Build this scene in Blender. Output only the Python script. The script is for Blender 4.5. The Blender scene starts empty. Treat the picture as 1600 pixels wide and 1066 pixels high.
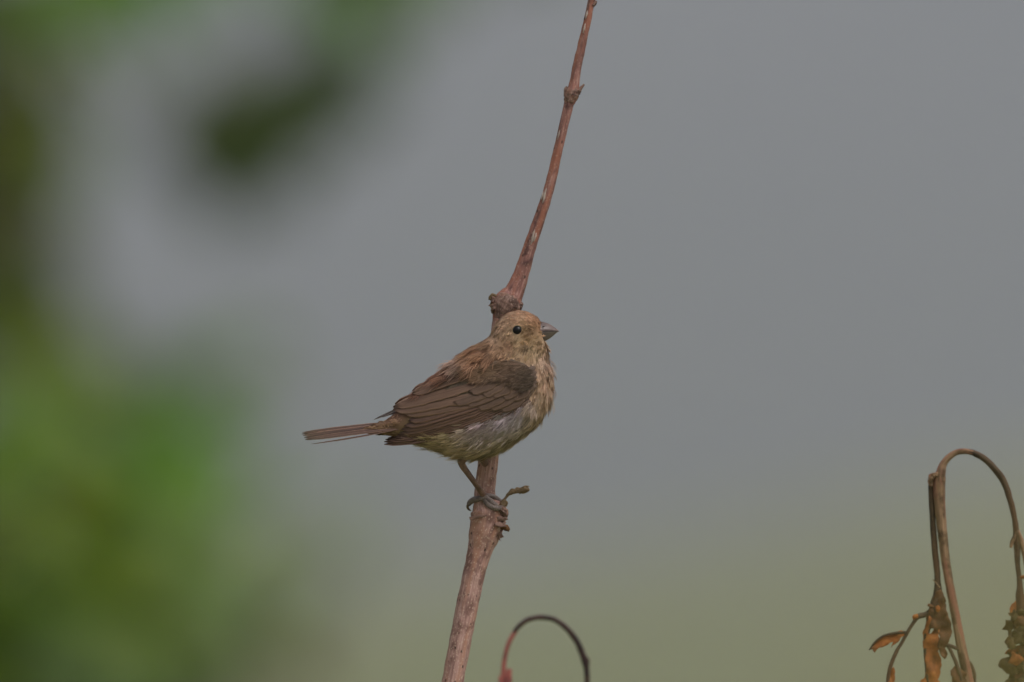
import bpy, bmesh, math, random
import numpy as np
from mathutils import Vector, Matrix, noise as mnoise
from mathutils.bvhtree import BVHTree
from mathutils.geometry import delaunay_2d_cdt

random.seed(7); rng = np.random.default_rng(7)
scene = bpy.context.scene
C = scene.collection

# ------------------------------------------------------------------ camera
S = 0.0003                 # metres per photo pixel at the bird
D = 5.33                   # metres from lens to bird
CAMZ = 1.55
HORIZON = 310            # photo rows below the centre at which eye level lies
PITCH = math.atan(HORIZON * S / D)
cam_d = bpy.data.cameras.new('camera'); cam = bpy.data.objects.new('camera', cam_d); C.objects.link(cam)
cam.location = (0, -D, CAMZ); cam.rotation_euler = (math.pi / 2 + PITCH, 0, 0)
cam_d.sensor_width = 36; cam_d.lens = 36 * D / (1600 * S)
cam_d.clip_start = 0.05; cam_d.clip_end = 9000
cam_d.dof.use_dof = True; cam_d.dof.focus_distance = D - 0.026; cam_d.dof.aperture_fstop = 5.6
cam_d.dof.aperture_blades = 0
scene.camera = cam

# ------------------------------------------------------------------ world, sun, exposure
SUN_EL, SUN_AZ = math.radians(52), math.radians(138)      # azimuth from +Y towards +X
w = bpy.data.worlds.new('World'); scene.world = w; w.use_nodes = True
nt = w.node_tree; nt.nodes.clear()
sky = nt.nodes.new('ShaderNodeTexSky'); sky.sky_type = 'NISHITA'; sky.sun_disc = False
sky.sun_elevation = SUN_EL; sky.sun_rotation = SUN_AZ; sky.dust_density = 6.0; sky.air_density = 1.0
hs = nt.nodes.new('ShaderNodeHueSaturation'); hs.inputs['Saturation'].default_value = 0.22
bg = nt.nodes.new('ShaderNodeBackground'); bg.inputs[1].default_value = 0.10
wo = nt.nodes.new('ShaderNodeOutputWorld')
nt.links.new(sky.outputs[0], hs.inputs['Color']); nt.links.new(hs.outputs[0], bg.inputs[0]); nt.links.new(bg.outputs[0], wo.inputs[0])
sd = bpy.data.lights.new('sun', 'SUN'); sd.energy = 1.5; sd.angle = math.radians(22); sd.color = (1.0, 0.96, 0.9)
sun = bpy.data.objects.new('sun', sd); C.objects.link(sun)
sv = Vector((math.sin(SUN_AZ) * math.cos(SUN_EL), math.cos(SUN_AZ) * math.cos(SUN_EL), math.sin(SUN_EL)))
sun.rotation_euler = sv.to_track_quat('Z', 'Y').to_euler(); sun.location = sv * 20
scene.view_settings.view_transform = 'Standard'; scene.view_settings.look = 'None'
scene.view_settings.exposure = 0.0; scene.view_settings.gamma = 1.0
scene.render.engine = 'CYCLES'
scene.cycles.use_denoising = True; scene.cycles.volume_bounces = 1; scene.cycles.max_bounces = 8
scene.cycles.transparent_max_bounces = 8

# ------------------------------------------------------------------ helpers
_R = cam.rotation_euler.to_matrix()
_right, _up, _fwd = _R @ Vector((1, 0, 0)), _R @ Vector((0, 1, 0)), _R @ Vector((0, 0, -1))
_o = Vector((0, -D, CAMZ))
def P(px, py, y=0.0):
    """world point on the photo's pixel ray at depth y (metres beyond the bird's stem)"""
    d = _fwd + _right * ((px - 800) * S / D) + _up * ((533 - py) * S / D)
    return _o + d * ((y + D) / d.y)
def W(px, py, d): return P(px, py, d * S)       # depth in photo pixels
def lin(r, g, b, k=1.0):
    f = lambda c: ((c / 255 + 0.055) / 1.055) ** 2.4 if c > 10 else c / 255 / 12.92
    return np.array((f(r), f(g), f(b))) * k
def cr(pts, n):
    """Catmull-Rom resample of rows (any dimension) by chord length"""
    p = np.array(pts, float)
    if len(p) == 2: return p[0] + (p[1] - p[0]) * np.linspace(0, 1, n)[:, None]
    dm = min(3, p.shape[1])
    t = np.concatenate([[0], np.cumsum(np.maximum(np.linalg.norm(np.diff(p[:, :dm], axis=0), axis=1), 1e-9) ** 0.5)])
    m = np.zeros_like(p)
    m[1:-1] = (p[2:] - p[:-2]) / (t[2:] - t[:-2])[:, None]
    m[0] = (p[1] - p[0]) / (t[1] - t[0]); m[-1] = (p[-1] - p[-2]) / (t[-1] - t[-2])
    s = np.linspace(0, t[-1], n); i = np.clip(np.searchsorted(t, s, 'right') - 1, 0, len(t) - 2)
    h = (t[i + 1] - t[i])[:, None]; u = ((s - t[i])[:, None]) / h
    return ((2*u**3 - 3*u**2 + 1) * p[i] + (u**3 - 2*u**2 + u) * h * m[i] + (-2*u**3 + 3*u**2) * p[i+1] + (u**3 - u**2) * h * m[i+1])
def empty(name, loc, label, cat, group=None):
    o = bpy.data.objects.new(name, None); C.objects.link(o); o.location = loc; o.empty_display_size = .02
    o['label'] = label; o['category'] = cat
    if group: o['group'] = group
    return o
def root_loc(o):
    while o.parent: o = o.parent
    return np.array(o.location)
def build(name, v, f, mat, parent=None, smooth=True, kind=None, attrs=None):
    v = np.array([tuple(q) for q in v], float) if not isinstance(v, np.ndarray) else v
    if parent is not None: v = v - root_loc(parent)
    me = bpy.data.meshes.new(name); me.from_pydata(v.tolist(), [], f if isinstance(f, list) else f.tolist()); me.update()
    if smooth: me.polygons.foreach_set('use_smooth', [True] * len(me.polygons))
    for k, a in (attrs or {}).items():
        a = np.asarray(a, np.float32)
        at = me.attributes.new(k, 'FLOAT_VECTOR', 'POINT'); at.data.foreach_set('vector', a.ravel())
    if mat: me.materials.append(mat)
    o = bpy.data.objects.new(name, me); C.objects.link(o)
    if parent is not None: o.parent = parent
    if kind: o['kind'] = kind
    return o
def tube_data(path, n, m, tf=1.3, ridge=0.0, ridges=5, rough=0.0, fl=26.0, seed=0, twist=0.0, cap=True):
    """path rows: x,y,z (metres),radius -> verts, faces, straightened coordinates"""
    q = cr(path, n); c = q[:, :3]; r = np.maximum(q[:, 3], 1e-5)
    T = np.gradient(c, axis=0); T /= np.linalg.norm(T, axis=1)[:, None] + 1e-12
    ref = np.array((0, -1, 0.01)); arc = np.concatenate([[0], np.cumsum(np.linalg.norm(np.diff(c, axis=0), axis=1))])
    A = np.cross(T, ref); bad = np.linalg.norm(A, axis=1) < 1e-3
    A[bad] = np.cross(T[bad], (1, 0, 0)); A /= np.linalg.norm(A, axis=1)[:, None]
    B = np.cross(A, T)
    v = []; sc = []
    for i in range(n):
        for j in range(m):
            th = 2 * math.pi * j / m
            k = 1 + ridge * math.cos(ridges * th + twist * arc[i] + seed)
            if rough:
                k += rough * mnoise.noise(Vector((math.cos(th) * tf + seed * 3.7, math.sin(th) * tf, arc[i] * fl * 10)))
            v.append(c[i] + (A[i] * math.cos(th) + B[i] * math.sin(th)) * r[i] * k)
            sc.append((arc[i], math.cos(th) * r[i], math.sin(th) * r[i]))
    f = [(i*m + j, i*m + (j+1) % m, (i+1)*m + (j+1) % m, (i+1)*m + j) for i in range(n-1) for j in range(m)]
    if cap:
        f.append(tuple(range(m - 1, -1, -1))); f.append(tuple(range((n-1)*m, n*m)))
    return np.array(v), f, np.array(sc)
def tube(name, path, mat, parent, n=24, m=10, **k):
    v, f, sc = tube_data(path, n, m, **k)
    return build(name, v, f, mat, parent, attrs={'sc': sc})
def pxtube(name, rows, mat, parent, y0=0.0, **k):
    """rows: px, py, depth px, radius px; pixel sizes at distance y0 behind the stem"""
    z = (D + y0) / D
    return tube(name, [(*P(a, b, y0 + c * S * z), r * S * z) for a, b, c, r in rows], mat, parent, **k)

# ------------------------------------------------------------------ materials
class NT:
    def __init__(s, name):
        s.m = bpy.data.materials.new(name); s.m.use_nodes = True; s.t = s.m.node_tree; s.t.nodes.clear()
        s.out = s.n('ShaderNodeOutputMaterial'); s.b = s.n('ShaderNodeBsdfPrincipled'); s.l(s.b.outputs[0], s.out.inputs[0])
    def n(s, t, **k):
        q = s.t.nodes.new(t)
        for a, b in k.items(): setattr(q, a, b)
        return q
    def l(s, a, b): s.t.links.new(a, b)
    def attr(s, name): return s.n('ShaderNodeAttribute', attribute_name=name).outputs['Vector']
    def mapn(s, vec, scale):
        q = s.n('ShaderNodeMapping'); q.inputs['Scale'].default_value = scale; s.l(vec, q.inputs[0]); return q.outputs[0]
    def noise(s, vec, scale, detail=4, rough=.6):
        q = s.n('ShaderNodeTexNoise'); q.inputs['Scale'].default_value = scale; q.inputs['Detail'].default_value = detail
        q.inputs['Roughness'].default_value = rough; s.l(vec, q.inputs['Vector']); return q.outputs['Fac']
    def ramp(s, fac, stops):
        q = s.n('ShaderNodeValToRGB'); e = q.color_ramp.elements
        while len(e) < len(stops): e.new(0.5)
        for i, (p, c) in enumerate(stops):
            e[i].position = p; e[i].color = (*c, 1) if len(np.atleast_1d(c)) == 3 else (c, c, c, 1)
        s.l(fac, q.inputs[0]); return q.outputs[0]
    def mix(s, fac, a, b, mode='MIX'):
        q = s.n('ShaderNodeMixRGB', blend_type=mode)
        for i, x in ((0, fac), (1, a), (2, b)):
            if isinstance(x, (int, float)): q.inputs[i].default_value = x
            elif isinstance(x, (tuple, list, np.ndarray)): q.inputs[i].default_value = (*x, 1)
            else: s.l(x, q.inputs[i])
        return q.outputs[0]
    def col(s, c):
        if isinstance(c, (tuple, list, np.ndarray)): s.b.inputs['Base Color'].default_value = (*c, 1)
        else: s.l(c, s.b.inputs['Base Color'])
    def bump(s, h, strength, dist):
        q = s.n('ShaderNodeBump'); q.inputs['Strength'].default_value = strength; q.inputs['Distance'].default_value = dist
        s.l(h, q.inputs['Height']); s.l(q.outputs[0], s.b.inputs['Normal'])
    def set(s, **k):
        for a, b in k.items(): s.b.inputs[a.replace('_', ' ')].default_value = b
def obj_coord(n): return n.n('ShaderNodeTexCoord').outputs['Object']

def stem_mat(name, base, dark, pale, speck=0.5, pale_spots=True, warm=None, wl=40.0):
    n = NT(name); sc = n.attr('sc')
    streak = n.noise(n.mapn(sc, (60, 900, 900)), 1.0, 5, .65)
    c = n.ramp(streak, [(.30, dark), (.52, base), (.75, pale)])
    blot = n.noise(n.mapn(sc, (130, 160, 160)), 1.0, 4, .6)
    c = n.mix(n.ramp(blot, [(.38, 1.0), (.52, 0.0)]), c, dark)
    if warm is not None:
        wf = n.noise(n.mapn(sc, (wl, 260, 260)), 1.0, 3, .5)
        c = n.mix(n.ramp(wf, [(.50, 0.0), (.66, .75)]), c, warm)
    if pale_spots:
        v = n.n('ShaderNodeTexVoronoi'); v.inputs['Scale'].default_value = 1.0
        n.l(n.mapn(sc, (620, 900, 900)), v.inputs['Vector'])
        c = n.mix(n.ramp(v.outputs['Distance'], [(.16, speck), (.34, 0.0)]), c, lin(205, 178, 160))
        v2 = n.n('ShaderNodeTexVoronoi'); v2.inputs['Scale'].default_value = 1.0
        n.l(n.mapn(sc, (170, 260, 260)), v2.inputs['Vector'])
        c = n.mix(n.ramp(v2.outputs['Distance'], [(.10, .8), (.17, 0.0)]), c, lin(60, 42, 36))
    n.col(c); n.set(Roughness=.72); n.b.inputs['Specular IOR Level'].default_value = .3
    n.bump(n.mix(.5, streak, blot), .6, .0004)
    return n.m

BARK = stem_mat('reddish_stem_bark', lin(182, 143, 133), lin(132, 98, 90), lin(216, 184, 174), .8, True, lin(182, 134, 112))
BARK_UP = stem_mat('red_upper_stem_bark', lin(150, 106, 97), lin(96, 66, 62), lin(192, 156, 146), .3, True, lin(166, 108, 88))
BARK_GREY = stem_mat('weathered_node_bark', lin(142, 112, 100), lin(84, 62, 54), lin(182, 156, 144), .3, True, lin(130, 88, 70), 160)
DRY = stem_mat('dry_stem', lin(140, 112, 84), lin(82, 64, 44), lin(176, 146, 118), 0, False, lin(150, 100, 80))
DRY_DARK = stem_mat('dark_dry_stem', lin(84, 68, 50), lin(46, 38, 26), lin(112, 92, 72), 0, False, lin(92, 66, 46))
HOOK = stem_mat('hook_stem', lin(70, 48, 44), lin(40, 30, 28), lin(100, 70, 60), 0, False, None)
HOOK_RED = stem_mat('hook_red_stem', lin(170, 96, 88), lin(120, 70, 66), lin(190, 120, 106), 0, False, None)

def dry_leaf_mat(name, a, b, c):
    n = NT(name); oc = obj_coord(n)
    f = n.noise(oc, 140, 6, .65)
    col = n.ramp(f, [(.3, a), (.52, b), (.72, c)])
    n.col(col); n.set(Roughness=.7); n.bump(n.noise(oc, 500, 4, .6), .7, .0006)
    tr = n.n('ShaderNodeBsdfTranslucent'); n.l(col, tr.inputs[0])
    mx = n.n('ShaderNodeMixShader'); mx.inputs[0].default_value = .35
    n.l(n.b.outputs[0], mx.inputs[1]); n.l(tr.outputs[0], mx.inputs[2]); n.l(mx.outputs[0], n.out.inputs[0])
    return n.m
SCRATCH = dry_leaf_mat('pale_bare_wood', lin(170, 150, 140), lin(206, 190, 180), lin(226, 214, 206))
LEAF_OR = dry_leaf_mat('orange_withered_leaf', lin(118, 70, 30), lin(184, 110, 48), lin(216, 146, 66))
LEAF_BR = dry_leaf_mat('brown_withered_leaf', lin(66, 48, 26), lin(116, 78, 42), lin(150, 104, 60))
LEAF_OL = dry_leaf_mat('olive_withered_leaf', lin(58, 52, 26), lin(92, 80, 42), lin(124, 100, 56))
SCRAP = dry_leaf_mat('tan_withered_scrap', lin(92, 76, 52), lin(140, 116, 84), lin(180, 158, 126))

def green_leaf_mat(name, a, b):
    n = NT(name); oc = obj_coord(n)
    r = n.n('ShaderNodeObjectInfo').outputs['Random']
    col = n.mix(n.noise(oc, 3.5, 4, .6), n.mix(r, a, b), tuple(np.array(b) * 1.15))
    n.col(col); n.set(Roughness=.6); n.b.inputs['Specular IOR Level'].default_value = .15
    tr = n.n('ShaderNodeBsdfTranslucent'); n.l(n.mix(1.0, col, (1.25, 1.35, .6), 'MULTIPLY'), tr.inputs[0])
    mx = n.n('ShaderNodeMixShader'); mx.inputs[0].default_value = .35
    n.l(n.b.outputs[0], mx.inputs[1]); n.l(tr.outputs[0], mx.inputs[2]); n.l(mx.outputs[0], n.out.inputs[0])
    return n.m
G_DARK = green_leaf_mat('dark_green_leaf', (.055, .080, .028), (.075, .105, .036))
G_MID = green_leaf_mat('mid_green_leaf', (.11, .24, .035), (.15, .30, .055))
G_YEL = green_leaf_mat('yellow_green_leaf', (.18, .25, .02), (.24, .30, .04))
G_PALE = green_leaf_mat('pale_green_leaf', (.20, .30, .12), (.28, .36, .18))
G_OLIVE = green_leaf_mat('olive_leaf', (.12, .13, .045), (.17, .17, .075))
G_STRAW = green_leaf_mat('straw_leaf', (.34, .28, .10), (.42, .34, .14))
TWIG = stem_mat('green_brown_twig', lin(92, 84, 52), lin(60, 54, 34), lin(120, 112, 78), 0, False)

# ------------------------------------------------------------------ setting: meadow, hills
def ground_h(x, y):
    r = math.hypot(x, y)
    h = 0.0
    if y > 150:   # meadow lifts a little to the right, far away
        h += min(6.0, max(0, (y - 150)) * 0.012) * min(1, max(0, (x / y + .005) / .045)) ** 1.3
    h += 0.5 * mnoise.noise(Vector((x / 90, y / 90, 1))) * min(1, r / 200)
    return h
n = NT('meadow_grass'); oc = obj_coord(n)
gc = n.mix(n.ramp(n.noise(oc, .05, 6, .6), [(.35, 0.0), (.65, 1.0)]), (.28, .30, .13), (.36, .36, .20))
n.col(n.mix(n.ramp(n.noise(oc, 2.5, 5, .7), [(.3, 0.0), (.7, 1.0)]), gc, (.21, .235, .10))); n.set(Roughness=.9)
n.bump(n.noise(oc, 9, 5, .7), .8, .12); MEADOW = n.m
edges = np.concatenate([-np.geomspace(2450, 4, 34), [0], np.geomspace(4, 2450, 34)])
v = [(x, y, ground_h(x, y)) for y in edges for x in edges]; k = len(edges)
f = [(j*k+i, j*k+i+1, (j+1)*k+i+1, (j+1)*k+i) for j in range(k-1) for i in range(k-1)]
build('meadow', v, f, MEADOW, kind='structure')
n = NT('hill_woodland'); oc = obj_coord(n)
n.col(n.ramp(n.noise(oc, .02, 6, .65), [(.3, (.045, .065, .03)), (.55, (.08, .10, .045)), (.75, (.13, .13, .075))])); n.set(Roughness=.95)
n.bump(n.noise(oc, .08, 5, .7), 1.0, 6.0); HILLM = n.m
v = []; nr, na = 26, 180
for i in range(nr):
    r = 900 + 1300 * i / (nr - 1)
    for j in range(na):
        a = 2 * math.pi * j / na
        x, y = r * math.sin(a), r * math.cos(a)
        s = (i / (nr - 1)); s = s * s * (3 - 2 * s)
        h = -3 + s * (165 + 34 * mnoise.noise(Vector((math.sin(a) * 2.2, math.cos(a) * 2.2, .3))) + 10 * mnoise.noise(Vector((x / 180, y / 180, 2))))
        v.append((x, y, h))
f = [(i*na+j, i*na+(j+1) % na, (i+1)*na+(j+1) % na, (i+1)*na+j) for i in range(nr-1) for j in range(na)]
build('hills', v, f, HILLM, kind='structure')

# ------------------------------------------------------------------ tall bare stem that the bird sits on
stem_rows = [(500, 5790, 27), (520, 4000, 24), (565, 2500, 21), (640, 1420, 18.5), (707, 1066, 17), (729, 951, 17.3), (742.5, 887, 17.6), (750, 858, 20),
             (757, 834, 25), (763, 810, 28), (763, 797, 27.5), (760, 786, 22), (757.5, 774, 17), (758.5, 755, 16), (763.5, 712, 15.7), (772, 600, 16),
             (783, 520, 16.5), (787, 500, 18)]
up_rows = [(786.5, 504, 16.5), (789.5, 488, 20.5), (793.5, 474, 22.5), (798.5, 464, 19), (804, 455, 15), (814, 430, 12.3), (831.5, 375, 9.8), (856.5, 300, 8.2), (873, 230, 7.4), (889, 162, 7.8)]
top_rows = [(888.5, 165, 7.4), (892, 152, 10), (894, 145, 10.6), (896, 138, 9), (899.5, 118, 7.2), (905, 90, 6.9), (924.5, 0, 5.2), (958, -190, 4), (990, -360, 2.6), (1004, -430, .8)]
stem = empty('bare_stem', P(500, 5790, 0), 'tall reddish brown bare dead stem with swollen nodes carrying the small brown bird', 'stem')
m1 = pxtube('lower_stem', [(a, b, 0, c) for a, b, c in stem_rows], BARK, stem, n=560, m=40, ridge=.012, ridges=7, rough=.05, fl=30)
m2 = pxtube('middle_stem', [(a, b, 0, c) for a, b, c in up_rows], BARK_UP, stem, n=220, m=40, ridge=.055, ridges=6, rough=.07, fl=30, seed=2, twist=9)
m3 = pxtube('upper_stem', [(a, b, 0, c) for a, b, c in top_rows], BARK_UP, stem, n=160, m=28, ridge=.05, ridges=5, rough=.12, fl=30, seed=4)
def lump(name, rows, mat, parent, rough=.35, n=40, m=26, seed=0, y0=0.0): return pxtube(name, rows, mat, parent, y0=y0, n=n, m=m, tf=2.4, rough=rough * 1.5, fl=90, seed=seed)
lump('node_collar', [(786, 500, -2, 15), (790, 484, -3, 21), (794, 473, -3, 22.5), (800, 463, -2, 16)], BARK_GREY, stem, .05, seed=5, m=30)
st = lump('broken_stub', [(783, 486, -4, 8), (777, 479, -5, 10.5), (774, 472, -5, 8.6), (771, 466, -5, 6.5), (771, 462.5, -5, 4.5)], BARK_GREY, stem, .45, seed=1)
lump('stub_rim', [(766, 469, -6, 2.4), (767, 464, -7, 3.2), (772, 461.5, -8, 2.6), (777, 464, -7, 2.2), (781, 467, -6, 1.5)], SCRAP, st, .4, seed=2)
lump('stub_flake', [(770, 490, -8, 2), (770, 482, -10, 3), (768, 475, -9, 2.2)], SCRAP, st, .4, seed=9)
lump('bud_scar', [(808, 484, -6, 5), (813, 476, -7, 5.6), (817, 474.5, -6, 2)], BARK_GREY, stem, .4, seed=3)
lump('node_collar', [(889, 160, 0, 8.6), (892, 152, 0, 11), (894.5, 144, 0, 10.8), (897, 137, 0, 8)], BARK_GREY, stem, .08, seed=6, m=24)
lump('bud_scar', [(900, 150, -2, 4.4), (905, 142, -3, 3.2), (909, 136, -3, 2), (913, 132, -3, 1.2)], BARK_GREY, stem, .35, seed=7)
lump('bud_scar', [(885.5, 150, -2, 4), (884, 141, -2, 3), (885.5, 135, -2, 1.4)], BARK_GREY, stem, .35, seed=8)
lump('bud_scar', [(926, 9, -2, 3), (930, 5, -2, 2.4), (931.5, 1, -2, 1)], BARK_GREY, stem, .35, seed=11)
for rows in ([(829, 384, -9.3, .3), (831.5, 375, -9.9, 1.3), (834, 364, -9.6, .9), (836, 358, -9, .2)], [(834, 378, -9.3, .3), (836, 371, -9.3, 1.1), (838, 364, -8.7, .3)], [(826, 386, -8, .3), (827.5, 379, -8.6, .9), (829, 372, -8.6, .3)],
             [(848, 318, -8, .2), (850, 309, -8.3, 1.2), (852, 300, -8.2, 1.0), (854, 294, -7.5, .3)], [(846, 312, -7.4, .2), (847.5, 305, -7.6, .8), (849, 299, -7, .2)], [(871, 219, -7, .2), (873, 210, -7.3, .9), (875, 203, -7, .2)], [(911, 52, -6, .2), (913, 44, -6.2, 1), (914.5, 37, -6, .3)], [(915, 30, -5.6, .2), (916.5, 23, -5.8, 1), (918, 17, -5.6, .3)]):
    pxtube('pale_bark_scratch', [(a, b, c, r * 1.5) for a, b, c, r in rows], SCRATCH, stem, n=14, m=8, rough=.4, fl=60)
# node under the foot: torn bark, dry scraps
lump('torn_bark_ridge', [(774, 807, -23, 2), (783, 811, -21, 3), (790, 810, -17, 2.6), (792.5, 806, -14, 1.2)], BARK_GREY, stem, .3, seed=12)
lump('dry_bud', [(782, 824, -16, 2.5), (788, 824.5, -16, 3.6), (792, 825.5, -17, 4.4), (796, 829, -17, 1.4)], LEAF_BR, stem, .45, seed=15)
lump('dry_bud', [(776, 792, -24, 4), (783, 797, -22, 5.5), (789, 801, -19, 5.5), (791.5, 806, -17, 3)], BARK_GREY, stem, .4, seed=16)
w1 = lump('withered_petiole', [(781, 796, -14, 3.4), (783, 788, -13, 3.2), (787, 782, -12, 2.2), (792, 775.5, -12, 1.9), (798, 770, -12, 3.2), (805, 767.5, -12, 4.3), (812, 766.5, -12, 4.6), (819, 765.5, -12, 5.2), (824, 764.5, -12, 4), (826.5, 763, -12, 1.5)], SCRAP, stem, .42, n=50, m=18, seed=17)
lump('curled_tip', [(812, 764, -14, 1), (818, 761.5, -14, 1.6), (823, 760, -14, 1.3), (827, 760, -13, .6)], SCRAP, w1, .3, seed=19)
lump('withered_petiole', [(784, 790, -18, 4.5), (788, 786, -18, 4), (789, 792, -18, 3)], SCRAP, stem, .5, seed=20)
dep = bpy.context.evaluated_depsgraph_get()
def bvh_of(o):
    o.parent and None
    off = Vector(root_loc(o)); me = o.data
    return BVHTree.FromPolygons([vv.co + off for vv in me.vertices], [tuple(p.vertices) for p in me.polygons])
STEM_BVH = bvh_of(m1)
def depth_hit(bvh, px, py):
    d = (P(px, py, 0) - _o).normalized()
    h = bvh.ray_cast(_o, d)
    return None if h[0] is None else h[0].y / S

# ------------------------------------------------------------------ the bird
D0 = -70.0       # depth of the bird's mid plane, in pixels
bird = empty('small_bird', W(758, 778, -18), 'small brown finch-like bird with conical grey bill gripping the tall reddish stem', 'bird')
sec = [  # top x,y, bottom x,y, half width (pixels)
 (844.5, 510, 842, 526, 7), (844.5, 503, 844.5, 537.5, 15), (835, 493, 854.5, 545, 23.5), (818, 486, 857, 551.5, 29.5), (795, 488.8, 857, 559, 32), (776, 504, 858, 567, 33),
 (763, 527, 861, 580, 36), (738, 543, 862, 600, 43), (714, 559, 857, 630, 48), (690, 579, 840, 661, 49.5), (662, 601, 797, 694, 47), (637, 624, 746, 712, 39),
 (619, 643, 693, 703, 27), (606, 655, 643, 686, 17), (592, 661, 604, 680, 9), (575, 667, 580, 677, 4)]
NU, NV = 120, 72
q = cr(sec, NU)
BV = np.zeros((NU, NV, 3)); BPX = np.zeros((NU, NV, 3))
for i in range(NU):
    tx, ty, bx, by, hw = q[i]
    for j in range(NV):
        th = 2 * math.pi * j / NV
        c_, s_ = math.cos(th), math.sin(th)
        e = .94
        cc = math.copysign(abs(c_) ** e, c_); ss = math.copysign(abs(s_) ** e, s_)
        x = (tx + bx) / 2 + (tx - bx) / 2 * cc; y = (ty + by) / 2 + (ty - by) / 2 * cc
        BPX[i, j] = (x, y, D0 + hw * ss); BV[i, j] = W(x, y, D0 + hw * ss)
BODY_W = BV.reshape(-1, 3)
BODY_F = [(i*NV+j, (i+1)*NV+j, (i+1)*NV+(j+1) % NV, i*NV+(j+1) % NV) for i in range(NU-1) for j in range(NV)]
BODY_F += [tuple(range(NV)), tuple(range(NU*NV-1, (NU-1)*NV-1, -1))]
BODY_BVH = BVHTree.FromPolygons([Vector(x) for x in BODY_W], BODY_F)

ANCH = [  # px, py, sigma, weight, colour as sRGB
 (815, 490, 16, 1, (178, 144, 114)), (838, 497, 12, 1, (174, 136, 104)), (790, 500, 14, 1, (174, 144, 116)), (770, 518, 14, 1, (168, 142, 116)),
 (845, 508, 7, 1.2, (160, 118, 82)), (830, 514, 6.5, 2.0, (92, 74, 50)), (823, 510, 5, 1, (140, 112, 72)), (820, 503, 5, 1.2, (198, 168, 132)),
 (808, 527, 6, 1.1, (184, 162, 126)), (798, 513, 4, .9, (176, 152, 118)), (835, 527, 7, 1.2, (180, 150, 114)), (822, 531, 6, .9, (168, 134, 96)), (795, 520, 9, .9, (158, 132, 104)),
 (792, 538, 10, 1, (152, 122, 92)), (796, 541, 4, .9, (128, 92, 76)), (822, 543, 3.4, 2.2, (74, 58, 48)), (800, 529, 4, .9, (132, 104, 80)), (815, 553, 10, 1, (170, 144, 112)), (832, 548, 9, 1, (178, 156, 120)),
 (845, 540, 6, 1.2, (178, 152, 120)), (855, 547, 6, 1, (196, 170, 138)), (852, 562, 9, 1.1, (214, 188, 164)), (838, 566, 10, 1, (202, 172, 142)),
 (860, 585, 11, 1, (216, 186, 156)), (848, 590, 7, .9, (184, 154, 122)), (858, 610, 12, 1, (208, 182, 152)), (845, 620, 9, 1, (194, 170, 140)),
 (832, 632, 7, 1, (210, 192, 176)), (815, 650, 9, 1.3, (218, 206, 206)), (790, 660, 10, 1.3, (214, 202, 202)), (760, 672, 10, 1.2, (208, 192, 188)), (735, 682, 9, 1, (190, 174, 156)),
 (845, 650, 13, 1, (178, 158, 126)), (825, 675, 14, 1, (168, 154, 124)), (795, 690, 14, 1, (164, 150, 118)), (760, 700, 15, 1, (168, 152, 118)), (725, 700, 15, 1, (176, 158, 122)),
 (690, 696, 14, 1, (170, 154, 118)), (650, 688, 14, 1, (150, 132, 92)), (610, 675, 12, 1, (138, 112, 84)),
 (752, 540, 9, 1, (172, 134, 102)), (735, 550, 10, 1, (176, 138, 106)), (745, 562, 8, 1, (166, 130, 100)), (715, 562, 9, 1, (190, 162, 138)), (722, 572, 7, 1, (198, 176, 158)), (728, 582, 6, .8, (174, 142, 114)),
 (695, 578, 10, 1, (156, 116, 92)), (670, 598, 12, 1, (144, 108, 88)), (640, 620, 12, 1, (134, 100, 82)), (612, 645, 12, 1, (124, 96, 78)), (770, 575, 14, 1, (140, 108, 82)), (740, 610, 25, .7, (120, 94, 76)), (780, 610, 25, .6, (112, 88, 72))]
_ac = np.array([lin(*a[4]) for a in ANCH]); _ap = np.array([a[:2] for a in ANCH], float); _as = np.array([a[2] for a in ANCH], float) * 1.05; _aw = np.array([a[3] for a in ANCH])
def plum_col(px, py):
    d2 = ((np.asarray(px)[:, None] - _ap[:, 0]) ** 2 + (np.asarray(py)[:, None] - _ap[:, 1]) ** 2) / _as ** 2
    wt = np.exp(-.5 * np.minimum(d2, 60)) * _aw + 1e-9 / (d2 + .1)
    return (wt @ _ac) / wt.sum(1)[:, None] * np.array((1.53, 1.49, 1.60))
n = NT('plumage'); pc = n.attr('pcol')
n.col(pc); n.set(Roughness=.85); n.b.inputs['Specular IOR Level'].default_value = .15
n.b.inputs['Sheen Weight'].default_value = .06
tr = n.n('ShaderNodeBsdfTranslucent'); n.l(pc, tr.inputs[0]); mx = n.n('ShaderNodeMixShader'); mx.inputs[0].default_value = .30
n.l(n.b.outputs[0], mx.inputs[1]); n.l(tr.outputs[0], mx.inputs[2]); n.l(mx.outputs[0], n.out.inputs[0])
PLUM = n.m
flat = BPX.reshape(-1, 3)
body = build('body', BODY_W, BODY_F, PLUM, bird, attrs={'pcol': plum_col(flat[:, 0], flat[:, 1]) * .8})

# wing outline (near side), photo pixels
WING = [(772, 556), (800, 561), (820, 568), (834, 579), (839, 590), (837, 603), (829, 618), (815, 634), (800, 643), (770, 656), (735, 673), (700, 686), (660, 694), (603, 697), (601, 690), (618, 680), (628, 664), (640, 652),
        (612, 642), (614, 636), (640, 612), (690, 575), (735, 556)]
def inside(poly, x, y):
    c = False; j = len(poly) - 1
    for i in range(len(poly)):
        xi, yi = poly[i]; xj, yj = poly[j]
        if (yi > y) != (yj > y) and x < (xj - xi) * (y - yi) / (yj - yi) + xi: c = not c
        j = i
    return c
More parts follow.
